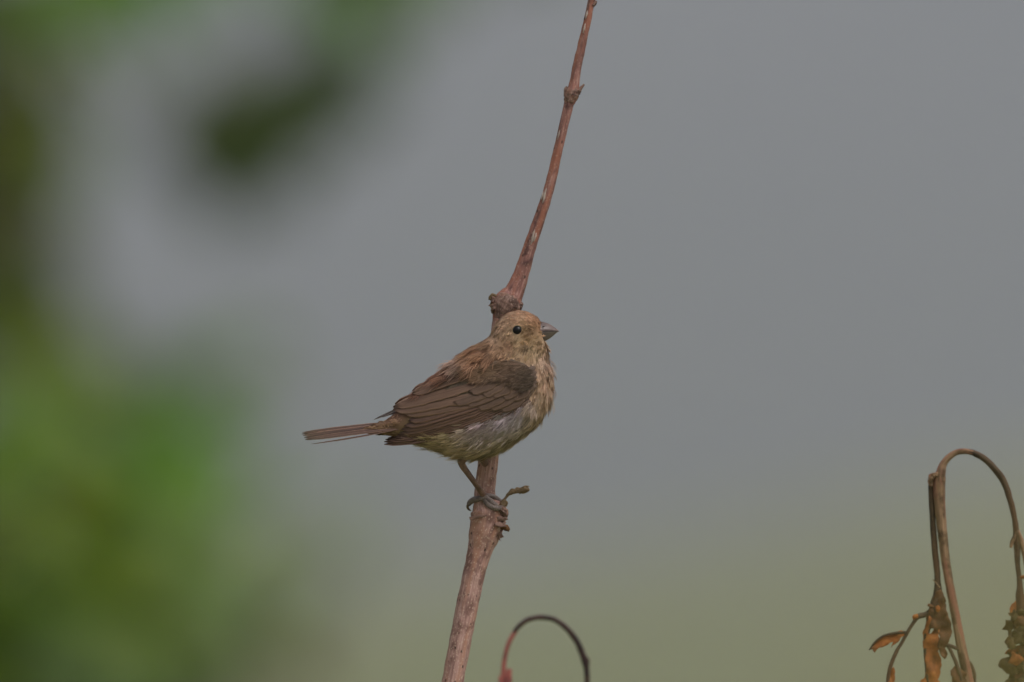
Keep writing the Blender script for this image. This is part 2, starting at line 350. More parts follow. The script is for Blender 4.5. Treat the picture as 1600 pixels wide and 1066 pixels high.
# smooth shell the folded wing lies on
pts = [];
for px in range(620, 840, 6):
    for py in range(560, 700, 6):
        if inside(WING, px, py):
            h = depth_hit(BODY_BVH, px, py)
            if h is not None: pts.append((px, py, h))
pts = np.array(pts); X0, Y0 = 730., 620.
def basis(x, y):
    x = (np.asarray(x, float) - X0) / 100; y = (np.asarray(y, float) - Y0) / 100
    return np.stack([np.ones_like(x), x, y, x*x, x*y, y*y], -1)
coef = np.linalg.lstsq(basis(pts[:, 0], pts[:, 1]), pts[:, 2], rcond=None)[0]
def shell(px, py):
    f_ = float(basis([px], [py])[0] @ coef)
    h = depth_hit(BODY_BVH, px, py)
    if h is None: return min(f_, D0 - 4)
    return min(f_ * .55 + h * .45, h + 1.0)

# feather material: paler fringe, darker centre, fine barbs
def feather_mat(name, centre, edge, dark):
    n = NT(name); fc = n.attr('fc')                       # along, across(-1..1), seed
    sx = n.n('ShaderNodeSeparateXYZ'); n.l(fc, sx.inputs[0])
    ab = n.n('ShaderNodeMath', operation='ABSOLUTE'); n.l(sx.outputs[1], ab.inputs[0])
    barb = n.n('ShaderNodeMath', operation='MULTIPLY_ADD'); n.l(ab.outputs[0], barb.inputs[0]); barb.inputs[1].default_value = -.16; n.l(sx.outputs[0], barb.inputs[2])
    cb = n.n('ShaderNodeCombineXYZ'); n.l(barb.outputs[0], cb.inputs[0]); n.l(sx.outputs[1], cb.inputs[1]); n.l(sx.outputs[2], cb.inputs[2])
    nz = n.noise(n.mapn(cb.outputs[0], (70, 1.2, 7)), 1.0, 3, .6)
    st_ = n.noise(n.mapn(fc, (3, 4.5, 9)), 1.0, 4, .6)
    c = n.ramp(st_, [(.3, dark), (.6, centre)])
    c = n.mix(n.ramp(nz, [(.35, .45), (.65, 0.0)]), c, dark)
    c = n.mix(n.ramp(ab.outputs[0], [(.66, 0.0), (.95, .85)]), c, edge)
    c = n.mix(n.ramp(ab.outputs[0], [(.02, .7), (.07, 0.0)]), c, tuple(np.array(dark) * .6))
    n.col(c); n.set(Roughness=.62); n.b.inputs['Specular IOR Level'].default_value = .3
    n.bump(nz, .35, .0002)
    return n.m
F_REM = feather_mat('flight_feather', lin(120, 92, 79), lin(146, 113, 97), lin(84, 64, 56))
F_TERT = feather_mat('tertial_feather', lin(124, 97, 81), lin(150, 119, 100), lin(102, 79, 67))
F_COV = feather_mat('wing_covert', lin(114, 90, 76), lin(134, 108, 92), lin(92, 73, 62))
F_LES = feather_mat('shoulder_covert', lin(112, 92, 79), lin(116, 96, 82), lin(92, 75, 64))
F_TAIL = feather_mat('tail_feather', lin(108, 82, 72), lin(180, 140, 118), lin(54, 40, 36))
F_TAIL_SHADE = feather_mat('gap_shade_tail_feather', lin(84, 62, 56), lin(128, 98, 84), lin(46, 34, 32))  # darker copy for alternate tail feathers: shade of the gaps put into colour
F_DARK = feather_mat('dark_wing_tip', lin(66, 52, 46), lin(150, 140, 136), lin(46, 38, 34))

def feather(name, b, c, t, hw, off, mat, parent, tilt=0.0, blunt=.5, shellf=shell, across=None, mirror=False, nl=18, nw=9, off_tip=None, arch=.8, ragged=.06, seed=None):
    """b, c, t: base, control and tip in pixels; off: pixels above the shell; tilt: how far the upper vane dives under the next feather"""
    sd_ = random.random() * 100 if seed is None else seed
    b, c, t = (np.array(z, float) for z in (b, c, t)); off_tip = off if off_tip is None else off_tip
    v = []; fc = []
    for i in range(nl):
        s = i / (nl - 1)
        ctr = (1-s)**2 * b + 2*s*(1-s) * c + s*s * t
        tg = 2*(1-s) * (c - b) + 2*s * (t - c); tg = tg / (np.linalg.norm(tg) + 1e-9)
        nm = np.array((-tg[1], tg[0]))
        if nm[1] > 0: nm = -nm                      # towards the back of the bird (up)
        e = max(0.0, (s - (1 - .32)) / .32)
        wd = hw * min(1, .45 + 1.6 * s) * (math.sqrt(max(0, 1 - e ** (2 + 2 * blunt))) if s < 1 else 0.06)
        for j in range(nw):
            a = 2 * j / (nw - 1) - 1
            jag = 1 + ragged * mnoise.noise(Vector((s * 22, a * 3, sd_)))
            slide = -abs(a) ** 1.5 * 0.0
            ww = wd * (1.0 if a < 0 else .8)
            xy = ctr + nm * a * ww * jag + tg * slide
            ridge = arch * (1 - a * a)
            o_ = (off * (1-s) + off_tip * s) * .34
            if across is None:
                z = shellf(xy[0], xy[1]) - o_ - ridge + tilt * a
                if mirror: z = 2 * D0 - z
                v.append(W(xy[0], xy[1], z))
            else:                                    # tail: vane lies on a tilted plane
                uz, dz = across
                v.append(W(ctr[0], ctr[1] - a * ww * jag * uz, shellf + a * ww * jag * dz - ridge * .4 - o_))
            fc.append((s, a, sd_))
    f = [(i*nw+j, i*nw+j+1, (i+1)*nw+j+1, (i+1)*nw+j) for i in range(nl-1) for j in range(nw-1)]
    o = build(name, v, f, mat, parent, attrs={'fc': fc})
    md = o.modifiers.new('thick', 'SOLIDIFY'); md.thickness = .00012; md.offset = 0
    return o

def make_wing(mirror):
    # arm: closed shell under the coverts
    poly = [(800, 562), (820, 569), (833, 580), (837, 591), (835, 603), (827, 617), (813, 632), (790, 644), (740, 650), (700, 640), (690, 615), (720, 585), (760, 566)]
    vs = [Vector(p) for p in poly]
    for gx in range(690, 840, 7):
        for gy in range(560, 655, 7):
            if inside(poly, gx, gy): vs.append(Vector((gx + random.uniform(-1, 1), gy + random.uniform(-1, 1))))
    r = delaunay_2d_cdt(vs, [(i, (i + 1) % len(poly)) for i in range(len(poly))], [], 1, 1e-4)
    vv = []
    for p in r[0]:
        z = shell(p.x, p.y) - 2.0
        vv.append(W(p.x, p.y, 2 * D0 - z if mirror else z))
    wing = build('wing', vv, [tuple(t) for t in r[2]], F_LES_PLAIN, bird)
    md = wing.modifiers.new('thick', 'SOLIDIFY'); md.thickness = .0010; md.offset = 0
    dy = -4 if mirror else 0
    def F(name, b, c, t, hw, off, mat, **k):
        feather(name, (b[0], b[1] + dy), (c[0], c[1] + dy), (t[0], t[1] + dy), hw, off, mat, wing, mirror=mirror, **k)
    tips = [(600, 694.5), (602, 691), (606, 688.5), (612, 686), (617, 683), (621, 680), (624, 676), (627, 671), (631, 665), (638, 657)]
    mys = [684, 680.5, 676, 672.5, 667.5, 664, 657.5, 651, 645, 637]; hws_ = [6, 6, 6.4, 6, 7, 6.4, 8.6, 9, 9.5, 10.5]
    for i, t in enumerate(tips):
        F('primary_feather' if i < 5 else 'secondary_feather', (806 - i, 639 - 3.4 * i), (715 - i * .5, mys[i] - 1), t, hws_[i], 1.5 + .75 * i, F_REM, tilt=2.6 + random.uniform(-.6, 1.2), blunt=.2 if i < 4 else .9, off_tip=.6 + .6 * i, ragged=.2)
    T = [((775, 618), (705, 636), (630, 645.5), 10.5), ((772, 609), (700, 627), (614, 640), 11.5), ((758, 596), (694, 613), (617, 635), 10), ((745, 580), (702, 592), (644, 615), 8.5)]
    for i, (b, c, t, hw) in enumerate(T):
        F('tertial_feather', b, c, t, hw, 10.5 + .7 * i, F_TERT, tilt=1.7, blunt=.7, off_tip=7.5 + .5 * i, ragged=.18)
    for i in range(6):
        j_ = random.uniform(-2, 2)
        F('greater_covert', (774 + 11 * i, 603 + 4.6 * i), (748 + 14 * i, 618 + 3.4 * i + j_), (708 + 18.5 * i, 629 + 2.6 * i + j_), 11 - .4 * i, 13.0 + .8 * i, F_COV, tilt=1.8, blunt=.9, off_tip=11.5 + .5 * i, nl=12, ragged=.2)
    for i in range(5):
        j_ = random.uniform(-2, 2)
        F('median_covert', (780 + 11.5 * i, 589 + 4.4 * i), (760 + 13.4 * i, 601 + 3.2 * i), (733 + 17 * i + j_, 611 + 2.2 * i + j_), 12, 15.2 + .5 * i, F_COV, tilt=1.6, blunt=.9, off_tip=14.4 + .4 * i, nl=10, ragged=.2)
    for rr in range(4):
        for i in range(7):
            bx, by = 776 + 9.2 * i - rr * 3.0, 588 - 8.2 * rr + (2.4 - .1 * rr) * i
            if not inside(poly, bx + 2, by) or (bx < 786 and by < 574): continue
            F('lesser_covert', (bx + 4, by - 2), (bx - 6, by + 5), (bx - 17, by + 9), 7.5, 15.6 + .5 * rr + .12 * i, F_LES, tilt=1.0, blunt=1, off_tip=15.2 + .5 * rr, nl=8, nw=7, ragged=.16)
    # bend of the wing
    for i in range(7):
        y = 576 + 7.2 * i
        bx = 833 + 3.5 * math.sin((i + .6) / 7 * 3.0) - max(0, i - 4) * 4.2
        F('wrist_covert', (bx + 2, y - 3), (bx - 6, y + 3), (bx - 17, y + 8), 6, 14.0, F_LES, tilt=.6, blunt=1, nl=8, nw=7, ragged=.1)
    if mirror:      # its tip crosses over the rump and shows above the tail
        feather('primary_feather', (690, 612), (640, 630), (584, 656), 4.5, 0, F_DARK, wing, across=(.5, .85), shellf=D0 + 6, nl=14, nw=7)
        feather('primary_feather', (690, 616), (640, 636), (592, 652.5), 4.5, 0, F_DARK, wing, across=(.6, .8), shellf=D0 + 4, nl=14, nw=7)
    return wing
n = NT('wing_base'); n.col(lin(96, 80, 68)); n.set(Roughness=.85)
n.col(n.ramp(n.noise(obj_coord(n), 900, 4, .6), [(.3, lin(80, 68, 58)), (.7, lin(112, 94, 78))])); F_LES_PLAIN = n.m
make_wing(False); make_wing(True)

# tail: rectrices fanned slightly, stacked
tail = pxtube('tail', [(650, 657, D0, 16), (620, 664, D0, 12), (596, 669.5, D0, 8.5), (575, 673, D0, 5), (560, 675.5, D0, 1.5)], PLUM, bird, n=30, m=20)
tc = plum_col([620] * len(tail.data.vertices), [650] * len(tail.data.vertices)) * .55
at = tail.data.attributes.new('pcol', 'FLOAT_VECTOR', 'POINT'); at.data.foreach_set('vector', tc.astype(np.float32).ravel())
R = [((632, 659), (560, 664), (472, 676), 4.6, 10), ((634, 660), (560, 666), (471, 678.5), 4.8, 7), ((634, 662), (560, 668), (473, 681), 4.8, 4), ((634, 664), (560, 671), (475, 684), 4.8, 0),
     ((634, 665), (560, 673), (476, 686.5), 4.6, -4), ((634, 666), (562, 676), (477, 687.5), 4.0, -8), ((632, 668), (562, 677), (486, 687), 3.0, -11), ((630, 669), (556, 684.5), (486.5, 694), 2.0, -14)]
for i, (b, c, t, hw, dd) in enumerate(R):
    feather('tail_feather', b, c, t, hw * random.uniform(.7, 1.05), 0, F_TAIL if i % 2 == 0 or i > 5 else F_TAIL_SHADE, tail, across=(.75, .66), shellf=D0 + dd * 1.3 + (2.5 if i % 2 else 0), blunt=random.uniform(-.2, .3) if i < 7 else -.5, nl=26, nw=7, ragged=.2, arch=1.0)
for i in range(4):   # the far half of the tail
    b, c, t, hw, dd = R[i]
    feather('tail_feather', (b[0], b[1] + 2), (c[0], c[1] + 1.5), (t[0] + 3, t[1] + 2), hw, 0, F_TAIL, tail, across=(.5, .85), shellf=D0 + 12 + 3 * i, blunt=.35, nl=20, nw=7, ragged=.2, arch=1.0)

# bill
n = NT('grey_bill'); oc = obj_coord(n)
n.col(n.ramp(n.noise(oc, 260, 4, .6), [(.35, lin(96, 81, 78)), (.65, lin(122, 105, 101))])); n.set(Roughness=.36)
n.bump(n.noise(oc, 900, 3, .5), .15, .0002); BILL = n.m
n = NT('pale_grey_bill'); oc = obj_coord(n)
n.col(n.ramp(n.noise(oc, 260, 4, .6), [(.35, lin(98, 88, 82)), (.65, lin(120, 109, 101))])); n.set(Roughness=.36); BILL_LO = n.m
n = NT('dark_nostril'); n.col((.02, .016, .016)); n.set(Roughness=.8); NOSTRIL = n.m
def mandible(name, up, lo, hws, mat):
    u = cr(up, 26); l = cr(lo, 26); h = cr([(i, x) for i, x in enumerate(hws)], 26)[:, 1]
    v = []; m = 20
    for i in range(26):
        for j in range(m):
            th = 2 * math.pi * j / m
            c_, s_ = math.cos(th), math.sin(th)
            if name == 'upper_bill': k = 1 - .5 * max(0, c_) ** 1.5; p = l[i] + (u[i] - l[i]) * (c_ if c_ > 0 else c_ * .08)
            else: k = 1 - .42 * max(0, -c_) ** 1.5; p = u[i] + (l[i] - u[i]) * (-c_ if c_ < 0 else -c_ * .08)
            v.append(W(p[0], p[1], D0 + h[i] * math.copysign(abs(s_) ** .8, s_) * k))
    f = [(i*m+j, (i+1)*m+j, (i+1)*m+(j+1) % m, i*m+(j+1) % m) for i in range(25) for j in range(m)] + [tuple(range(m)), tuple(range(26*m-1, 25*m-1, -1))]
    return build(name, v, f, mat, bird)
JOIN = [(832, 521.5), (843, 518.6), (852, 517.6), (860, 517.2), (866, 517.2), (870.5, 517.8), (872.2, 518.4)]
mandible('upper_bill', [(834, 504), (845, 502.6), (853, 504.2), (860, 507.2), (867, 511.8), (871.6, 515.4), (873.6, 517.8)], JOIN[:-1] + [(873.6, 518.8)], [20, 18.5, 14.2, 10.8, 6.8, 3.2, .4], BILL)
mandible('lower_bill', JOIN, [(832, 537), (842, 536), (850, 533.6), (857, 530.4), (863.5, 525.8), (869, 520.8), (871.8, 518.9)], [21.5, 19.6, 13.6, 9.3, 5.2, 2.2, .3], BILL_LO)
for sgn in (1, -1):
    pxtube('gape_line', [(838, 519.8, D0 - sgn * 18.9, .5), (843, 518.5, D0 - sgn * 17.9, .5), (852, 517.7, D0 - sgn * 13.6, .45), (860, 517.4, D0 - sgn * 10.1, .4), (866, 517.3, D0 - sgn * 6.5, .3)], NOSTRIL, bird, n=20, m=6)
for sgn in (1, -1):
    pxtube('nostril', [(847.5, 510.5, D0 - sgn * 13.2, .7), (849.5, 510.2, D0 - sgn * 13.0, .9), (851, 510.3, D0 - sgn * 12.2, .5)], NOSTRIL, bird, n=8, m=8)
# gape flange
# eyes
n = NT('black_eye'); n.col((.006, .005, .006)); n.set(Roughness=.28); n.b.inputs['Specular IOR Level'].default_value = .35; EYE = n.m
n = NT('eyelid_skin'); n.col(lin(168, 148, 116)); n.set(Roughness=.8); LID = n.m
hz = depth_hit(BODY_BVH, 808.5, 516.2)
for sgn in (1, -1):
    zc = (hz + 2.4 - D0) * sgn + D0
    bm = bmesh.new(); bmesh.ops.create_uvsphere(bm, u_segments=28, v_segments=18, radius=7.6 * S)
    c0 = W(808.5, 516.2, zc)
    vv = [vx.co * 1.0 for vx in bm.verts]; vv = [Vector((a.x, a.y * .8, a.z * .97)) + c0 for a in vv]; ff = [tuple(x.index for x in p.verts) for p in bm.faces]; bm.free()
    eye = build('eye', vv, ff, EYE, bird)
    ring = []
    for i in range(25):
        a = 2 * math.pi * i / 24
        ring.append((*W(808.5 + 8.0 * math.cos(a), 516.2 - 7.7 * math.sin(a), zc - sgn * (2.4 + .6 * math.cos(a))), (.25 + .85 * max(0, -math.sin(a)) ** 2 + .4 * max(0, math.sin(a)) ** 2) * S))
    tube('eyelid', ring, LID, eye, n=49, m=8, cap=False)

# legs and feet
n = NT('leg_skin'); sc = n.attr('sc')
wv = n.n('ShaderNodeTexWave'); wv.inputs['Scale'].default_value = 1.0; wv.inputs['Distortion'].default_value = 1.5; n.l(n.mapn(sc, (260, 0, 0)), wv.inputs[0])
c = n.ramp(n.noise(n.mapn(sc, (300, 500, 500)), 1, 4, .6), [(.3, lin(92, 66, 54)), (.65, lin(138, 106, 90))])
n.col(n.mix(n.ramp(wv.outputs['Fac'], [(.0, .35), (.3, 0.0)]), c, lin(70, 54, 46))); n.set(Roughness=.5); n.bump(wv.outputs['Fac'], .3, .0002); LEG = n.m
n = NT('toe_skin'); sc = n.attr('sc')
wv = n.n('ShaderNodeTexWave'); wv.inputs['Scale'].default_value = 1.0; wv.inputs['Distortion'].default_value = 2; n.l(n.mapn(sc, (420, 0, 0)), wv.inputs[0])
c = n.ramp(n.noise(n.mapn(sc, (400, 600, 600)), 1, 4, .6), [(.3, lin(84, 72, 68)), (.65, lin(140, 124, 118))])
n.col(n.mix(n.ramp(wv.outputs['Fac'], [(.0, .5), (.35, 0.0)]), c, lin(66, 56, 52))); n.set(Roughness=.5); n.bump(wv.outputs['Fac'], .4, .0002); TOE = n.m
n = NT('claw_horn'); n.col(lin(96, 76, 50)); n.set(Roughness=.35); CLAW = n.m
def on_stem(rows, fall, lift=.75):
    out = []
    for px, py, r in rows:
        h = depth_hit(STEM_BVH, px, py)
        out.append((px, py, (h - r * lift) if h is not None else fall, r))
    return out
leg = pxtube('leg', [(730, 702, -78, 12), (725, 713, -78, 8.6), (721.5, 720, -76, 7), (722, 726, -72, 5.6), (729, 737, -63, 4.9), (740, 752, -52, 4.4), (750, 766, -33, 4.6), (755.5, 774, -23, 5.4), (757.5, 779, -20.5, 5.2), (758, 782, -20, 3)], LEG, bird, n=44, m=16, rough=.05, fl=40)
def toe(rows, clawrows, par):
    t_ = pxtube('toe', rows, TOE, par, n=26, m=12, rough=.1, fl=60)
    # knuckle swellings come from the radii; the claw is its own piece
    pxtube('claw', clawrows, CLAW, t_, n=14, m=8)
toe([(759, 777, -23, 5.4), (751, 778.5, -23, 4.4), (745, 780, -19, 4.8), (739, 781.5, -10, 4.6), (734.5, 785, -5, 4.6), (732, 789, -3, 3.4)], [(732.5, 787.5, -3, 3), (730.5, 792, -2, 2.2), (732.5, 796, -1.5, 1.7), (736.5, 798.3, -1.5, .5)], leg)
ta = on_stem([(757, 777, 4.6), (759, 784, 4.4), (764, 789, 4.8), (770, 792.5, 4.2), (777, 794, 4.8), (784, 794, 4.2), (788, 796, 3.4)], -16)
toe(ta, [(786, 795, ta[-1][2], 2.8), (790, 797.5, ta[-1][2] + 1, 2.3), (792, 801, ta[-1][2] + 3, 1.6), (791.5, 804, ta[-1][2] + 5, .5)], leg)
tb = [(758, 776, -23, 4.4), (762.5, 780, -25, 4.2), (767, 783.5, -27, 4.5), (772, 787, -28, 3.8), (777, 790, -27.5, 3.4)]
toe(tb, [(775.5, 789, -28, 2.4), (780, 791.5, -28.5, 1.8), (783, 795.5, -28, .6)], leg)
tcw = [(760, 775, -22, 4.2), (766, 775, -20, 3.8), (772, 777, -15, 4.2), (778, 780, -9, 3.6), (783, 783.5, -6, 3.2)]
toe(tcw, [(781, 782.5, -6.5, 2.4), (785, 786, -4, 2), (786.5, 790, -3, .6)], leg)
# the other leg, mostly hidden by the stem
leg2 = pxtube('leg', [(748, 700, -48, 12), (752, 712, -38, 8.5), (757, 722, -18, 6), (762, 736, 6, 4.8), (764, 752, 18, 4.5), (763, 766, 21, 4.8), (762, 775, 21, 5)], LEG, bird, n=36, m=14, rough=.05, fl=40)
toe([(762, 774, 21, 4.6), (768, 778, 20, 4.2), (774, 783, 14, 4), (779, 787, 6, 3.2)], [(778, 786, 7, 2.4), (781, 790, 2, 1.8), (781, 793, -2, .6)], leg2)
toe([(762, 774, 21, 4.6), (766, 780, 22, 4.2), (771, 788, 22, 4), (776, 794, 20, 3.2)], [(775, 793, 21, 2.4), (780, 797, 19, 1.8), (783, 800, 15, .6)], leg2)
toe([(762, 774, 21, 4.6), (756, 776, 21, 4.2), (750, 778, 17, 4), (746, 780, 11, 3.2)], [(746.5, 780, 12, 2.4), (744.5, 783, 8, 1.8), (744.5, 786, 5, .6)], leg2)

# plumage: many barbed body feathers, one mesh
BU = np.gradient(BV, axis=0); BW_ = np.gradient(np.concatenate([BV[:, -1:], BV, BV[:, :1]], 1), axis=1)[:, 1:-1]
NRM = np.cross(BU, BW_); NRM /= np.linalg.norm(NRM, axis=2)[:, :, None] + 1e-12
ctr = BV.mean(1, keepdims=True); flip = ((BV - ctr) * NRM).sum(2).mean() < 0
if flip: NRM = -NRM
outw = BV - ctr; NRM[(outw * NRM).sum(2) < 0] *= -1
area = np.linalg.norm(np.cross(BU, BW_), axis=2)
def smooth(a, lo, hi): t_ = np.clip((a - lo) / (hi - lo), 0, 1); return t_ * t_ * (3 - 2 * t_)
def plumage(name, Nf, keep, lenf, widthf, lift, barbs, parent, colk=1.0, spread=.32, seed=1, curve=.9, up=0.0, surf=None, colf=None, vary=.24, tilt=.30, stiff=.14, rev=1):
    g = np.random.default_rng(seed)
    V_, N_, U_, X_, A_, wrap = surf or (BV, NRM, BU, BPX, area, True)
    nu, nv = V_.shape[:2]
    idx = g.choice(nu * nv, Nf * 4, p=(A_ / A_.sum()).ravel())
    fi = np.clip(idx // nv + g.uniform(-.5, .5, len(idx)), 0, nu - 1.001); fj = idx % nv + g.uniform(-.5, .5, len(idx))
    fj = fj % nv if wrap else np.clip(fj, 0, nv - 1.001)
    def samp(A):
        i0 = fi.astype(int); j0 = fj.astype(int); a = (fi - i0)[:, None]; b = (fj - j0)[:, None]; j1 = (j0 + 1) % nv
        return (A[i0, j0] * (1-a) * (1-b) + A[i0+1, j0] * a * (1-b) + A[i0, j1] * (1-a) * b + A[i0+1, j1] * a * b)
    pos, nr, fl, pp = samp(V_), samp(N_), samp(U_), samp(X_)
    k = np.array([keep(*x) for x in pp]); pos, nr, fl, pp = pos[k][:Nf], nr[k][:Nf], fl[k][:Nf], pp[k][:Nf]
    nr /= np.linalg.norm(nr, axis=1)[:, None]; fl -= (fl * nr).sum(1)[:, None] * nr; fl /= np.linalg.norm(fl, axis=1)[:, None] + 1e-12
    N = len(pos); L = lenf(pp) * S * g.uniform(.7, 1.25, N); wd = widthf(pp) * S
    pos = pos + nr * (up * S)
    # neighbouring feathers lie in tracts: a slow swirl shared by neighbours plus a small own turn
    sw = np.array([mnoise.noise(Vector((x / 15, y / 15, z / 40 + seed))) for x, y, z in pp])
    mo = np.array([mnoise.noise(Vector((x / 7, y / 7, z / 20 + 9 * seed))) for x, y, z in pp])
    fl = fl * rev; sd_ = np.cross(nr, fl)
    ja = g.normal(0, stiff, N) + sw * stiff * 2.4; fl = fl * np.cos(ja)[:, None] + sd_ * np.sin(ja)[:, None]; sd_ = np.cross(nr, fl)
    col = (colf or plum_col)(pp[:, 0], pp[:, 1]) * ((1 + vary * g.normal(0, .7, N)).clip(.45, 1.6) * (1 + vary * 1.1 * mo))[:, None] * colk
    col = col * (1 + g.normal(0, .010, (N, 3)))
    lf = lift * g.uniform(.4, 1.6, N) * (1 + .6 * mo)
    tn = nr + fl * (g.normal(0, tilt, N))[:, None] + sd_ * (g.normal(0, tilt, N))[:, None]
    V, Nn, Cc, Fq = [], [], [], []; base = 0
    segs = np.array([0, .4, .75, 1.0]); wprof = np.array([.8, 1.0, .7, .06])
    for b in range(barbs):
        ang = g.normal(0, spread, N) if b else np.zeros(N)
        dirv = fl * np.cos(ang)[:, None] + sd_ * np.sin(ang)[:, None]
        sl = np.cross(nr, dirv)
        Lb = L * (1 - .45 * np.abs(ang) / (spread * 2)) * g.uniform(.75, 1.05, N); Lb = np.maximum(Lb, L * .3)
        r0 = pos + sd_ * (g.normal(0, .10, N) * L)[:, None] - nr * (.5 * S) + fl * (g.uniform(-.1, .3, N) * L)[:, None]
        cb = col * g.uniform(.72, 1.22, N)[:, None]
        bend = g.normal(0, .12, N)
        for s, wp in zip(segs, wprof):
            h = lf * (s * 1.4 - curve * s * s)
            c_ = r0 + dirv * (Lb * s)[:, None] + nr * (Lb * h)[:, None] + sl * (bend * s * s * Lb)[:, None]
            for sg in (-1, 1):
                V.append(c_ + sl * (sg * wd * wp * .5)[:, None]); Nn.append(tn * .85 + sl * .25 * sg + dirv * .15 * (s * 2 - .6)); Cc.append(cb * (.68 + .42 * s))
        ii = np.arange(N)
        for q_ in range(3):
            a0 = (base + 2*q_) * N + ii; Fq.append(np.stack([a0, a0 + 2*N, a0 + 3*N, a0 + N], 1))
        base += 8
    V = np.concatenate(V); Nn = np.concatenate(Nn); Cc = np.maximum(np.concatenate(Cc), .004); Cc *= np.minimum(1, .72 / Cc.max(1))[:, None]; Fq = np.concatenate(Fq)
    Nn /= np.linalg.norm(Nn, axis=1)[:, None]
    V = V - root_loc(parent)
    me = bpy.data.meshes.new(name); nf = len(Fq)
    me.vertices.add(len(V)); me.vertices.foreach_set('co', V.astype(np.float32).ravel())
    me.loops.add(nf * 4); me.loops.foreach_set('vertex_index', Fq.astype(np.int32).ravel())
    me.polygons.add(nf); me.polygons.foreach_set('loop_start', np.arange(0, nf * 4, 4, dtype=np.int32))
    me.update(calc_edges=True)
    me.polygons.foreach_set('use_smooth', np.ones(nf, bool))
    at = me.attributes.new('pcol', 'FLOAT_VECTOR', 'POINT'); at.data.foreach_set('vector', Cc.astype(np.float32).ravel())
    me.normals_split_custom_set_from_vertices(Nn.astype(np.float32))
    me.materials.append(PLUM)
    o = bpy.data.objects.new(name, me); C.objects.link(o); o.parent = parent; o['kind'] = 'stuff'
    return o
WING_IN = [(778, 563), (800, 566), (818, 572), (830, 581), (834, 591), (832, 602), (824, 615), (811, 630), (795, 640), (765, 652), (730, 668), (695, 680), (655, 690), (605, 690), (622, 672), (632, 655), (625, 640), (650, 618), (690, 597), (730, 585), (752, 575), (765, 560)]
def base_keep(x, y, z):
    if (x - 808.5) ** 2 + (y - 516.2) ** 2 < 52: return False
    if x > 841 and 506 < y < 533: return False
    return True
def head_keep(x, y, z):
    return base_keep(x, y, z) and (y < 560 and x > 765 - (y - 520) * .2)
def body_keep(x, y, z):
    if head_keep(x, y, z) and y < 548: return False
    if inside(WING_IN, x, y) and abs(z - D0) > 16: return False
    return base_keep(x, y, z)
def len_body(p):
    x, y = p[:, 0], p[:, 1]
    L = 20 + 9 * smooth(y, 640, 700)
    L = np.where((x < 770) & (y < 620), 19, L)
    L = np.where((y < 575) & (x > 780), 13, L)
    L = np.where((x < 655) & (y < 690), 9, L)
    return L
HEADL = lambda p: 6.5 + 5 * smooth(p[:, 1], 525, 555) + 3 * smooth(790 - p[:, 0], 0, 25)
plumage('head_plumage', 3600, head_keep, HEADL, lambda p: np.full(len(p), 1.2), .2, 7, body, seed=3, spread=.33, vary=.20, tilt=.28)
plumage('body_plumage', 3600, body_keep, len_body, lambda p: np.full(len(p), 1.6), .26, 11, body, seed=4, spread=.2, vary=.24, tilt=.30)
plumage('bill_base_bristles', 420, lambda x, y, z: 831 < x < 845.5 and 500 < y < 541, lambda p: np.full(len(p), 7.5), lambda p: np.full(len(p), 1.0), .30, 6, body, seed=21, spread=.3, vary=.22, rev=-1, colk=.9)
# loose flank feathers over the lower edge of the wing, ruffled scapulars over its upper edge, ragged vent
FL = [(840, 600), (843, 612), (836, 628), (822, 645), (803, 657), (772, 670), (740, 684), (728, 682), (768, 657), (798, 644), (813, 634), (828, 617)]
plumage('flank_feather_tuft', 380, lambda x, y, z: z < D0 and inside(FL, x, y), lambda p: np.full(len(p), 22.), lambda p: np.full(len(p), 1.0), .28, 12, body, seed=5, spread=.3, curve=.8, up=7, vary=.18, tilt=.2, colk=.80)
SC = [(765, 540), (778, 556), (768, 568), (745, 578), (715, 590), (690, 596), (695, 578), (730, 553)]
plumage('scapular_tuft', 420, lambda x, y, z: z < D0 and inside(SC, x, y), lambda p: np.full(len(p), 25.), lambda p: np.full(len(p), 1.1), .55, 13, body, seed=6, spread=.24, curve=.75, up=4)
BR = [(858, 560), (870, 580), (870, 620), (850, 660), (838, 640), (846, 600), (846, 570)]
plumage('breast_tuft', 300, lambda x, y, z: inside(BR, x, y), lambda p: np.full(len(p), 20.), lambda p: np.full(len(p), 1.1), .62, 12, body, seed=8, spread=.25, curve=.8)

VT = [(655, 690), (690, 694), (740, 704), (760, 712), (735, 722), (690, 716), (655, 702)]
plumage('vent_tuft', 260, lambda x, y, z: inside(VT, x, y), lambda p: np.full(len(p), 30.), lambda p: np.full(len(p), 1.3), .38, 12, body, seed=9, spread=.28, curve=.8)
# soft barbs over the folded wing's coverts
gu, gv = np.arange(842, 640, -3.0), np.arange(552, 668, 3.0)
WX = np.array([[(x, y + (842 - x) * .30, 0) for y in gv] for x in gu]); ok = np.array([[inside(WING, *p[:2]) for p in r_] for r_ in WX])
WV = np.array([[tuple(W(p[0], p[1], shell(p[0], p[1]) - 8.5)) for p in r_] for r_ in WX])
WU = np.gradient(WV, axis=0); WN = np.cross(WU, np.gradient(WV, axis=1)); WN /= np.linalg.norm(WN, axis=2)[:, :, None] + 1e-12
WN[WN[:, :, 1] > 0] *= -1
WSURF = (WV, WN, WU, WX, ok * 1.0, False)
_wa = [(832, 590, 12, (92, 80, 70)), (812, 592, 12, (106, 87, 74)), (800, 575, 16, (118, 96, 80)), (775, 570, 14, (128, 104, 82)), (785, 602, 12, (136, 112, 98)), (800, 618, 12, (84, 68, 58)), (760, 622, 16, (90, 72, 60)), (740, 598, 14, (126, 100, 82)), (715, 610, 14, (124, 98, 82)), (735, 582, 12, (142, 112, 88)), (820, 612, 10, (88, 76, 66))]
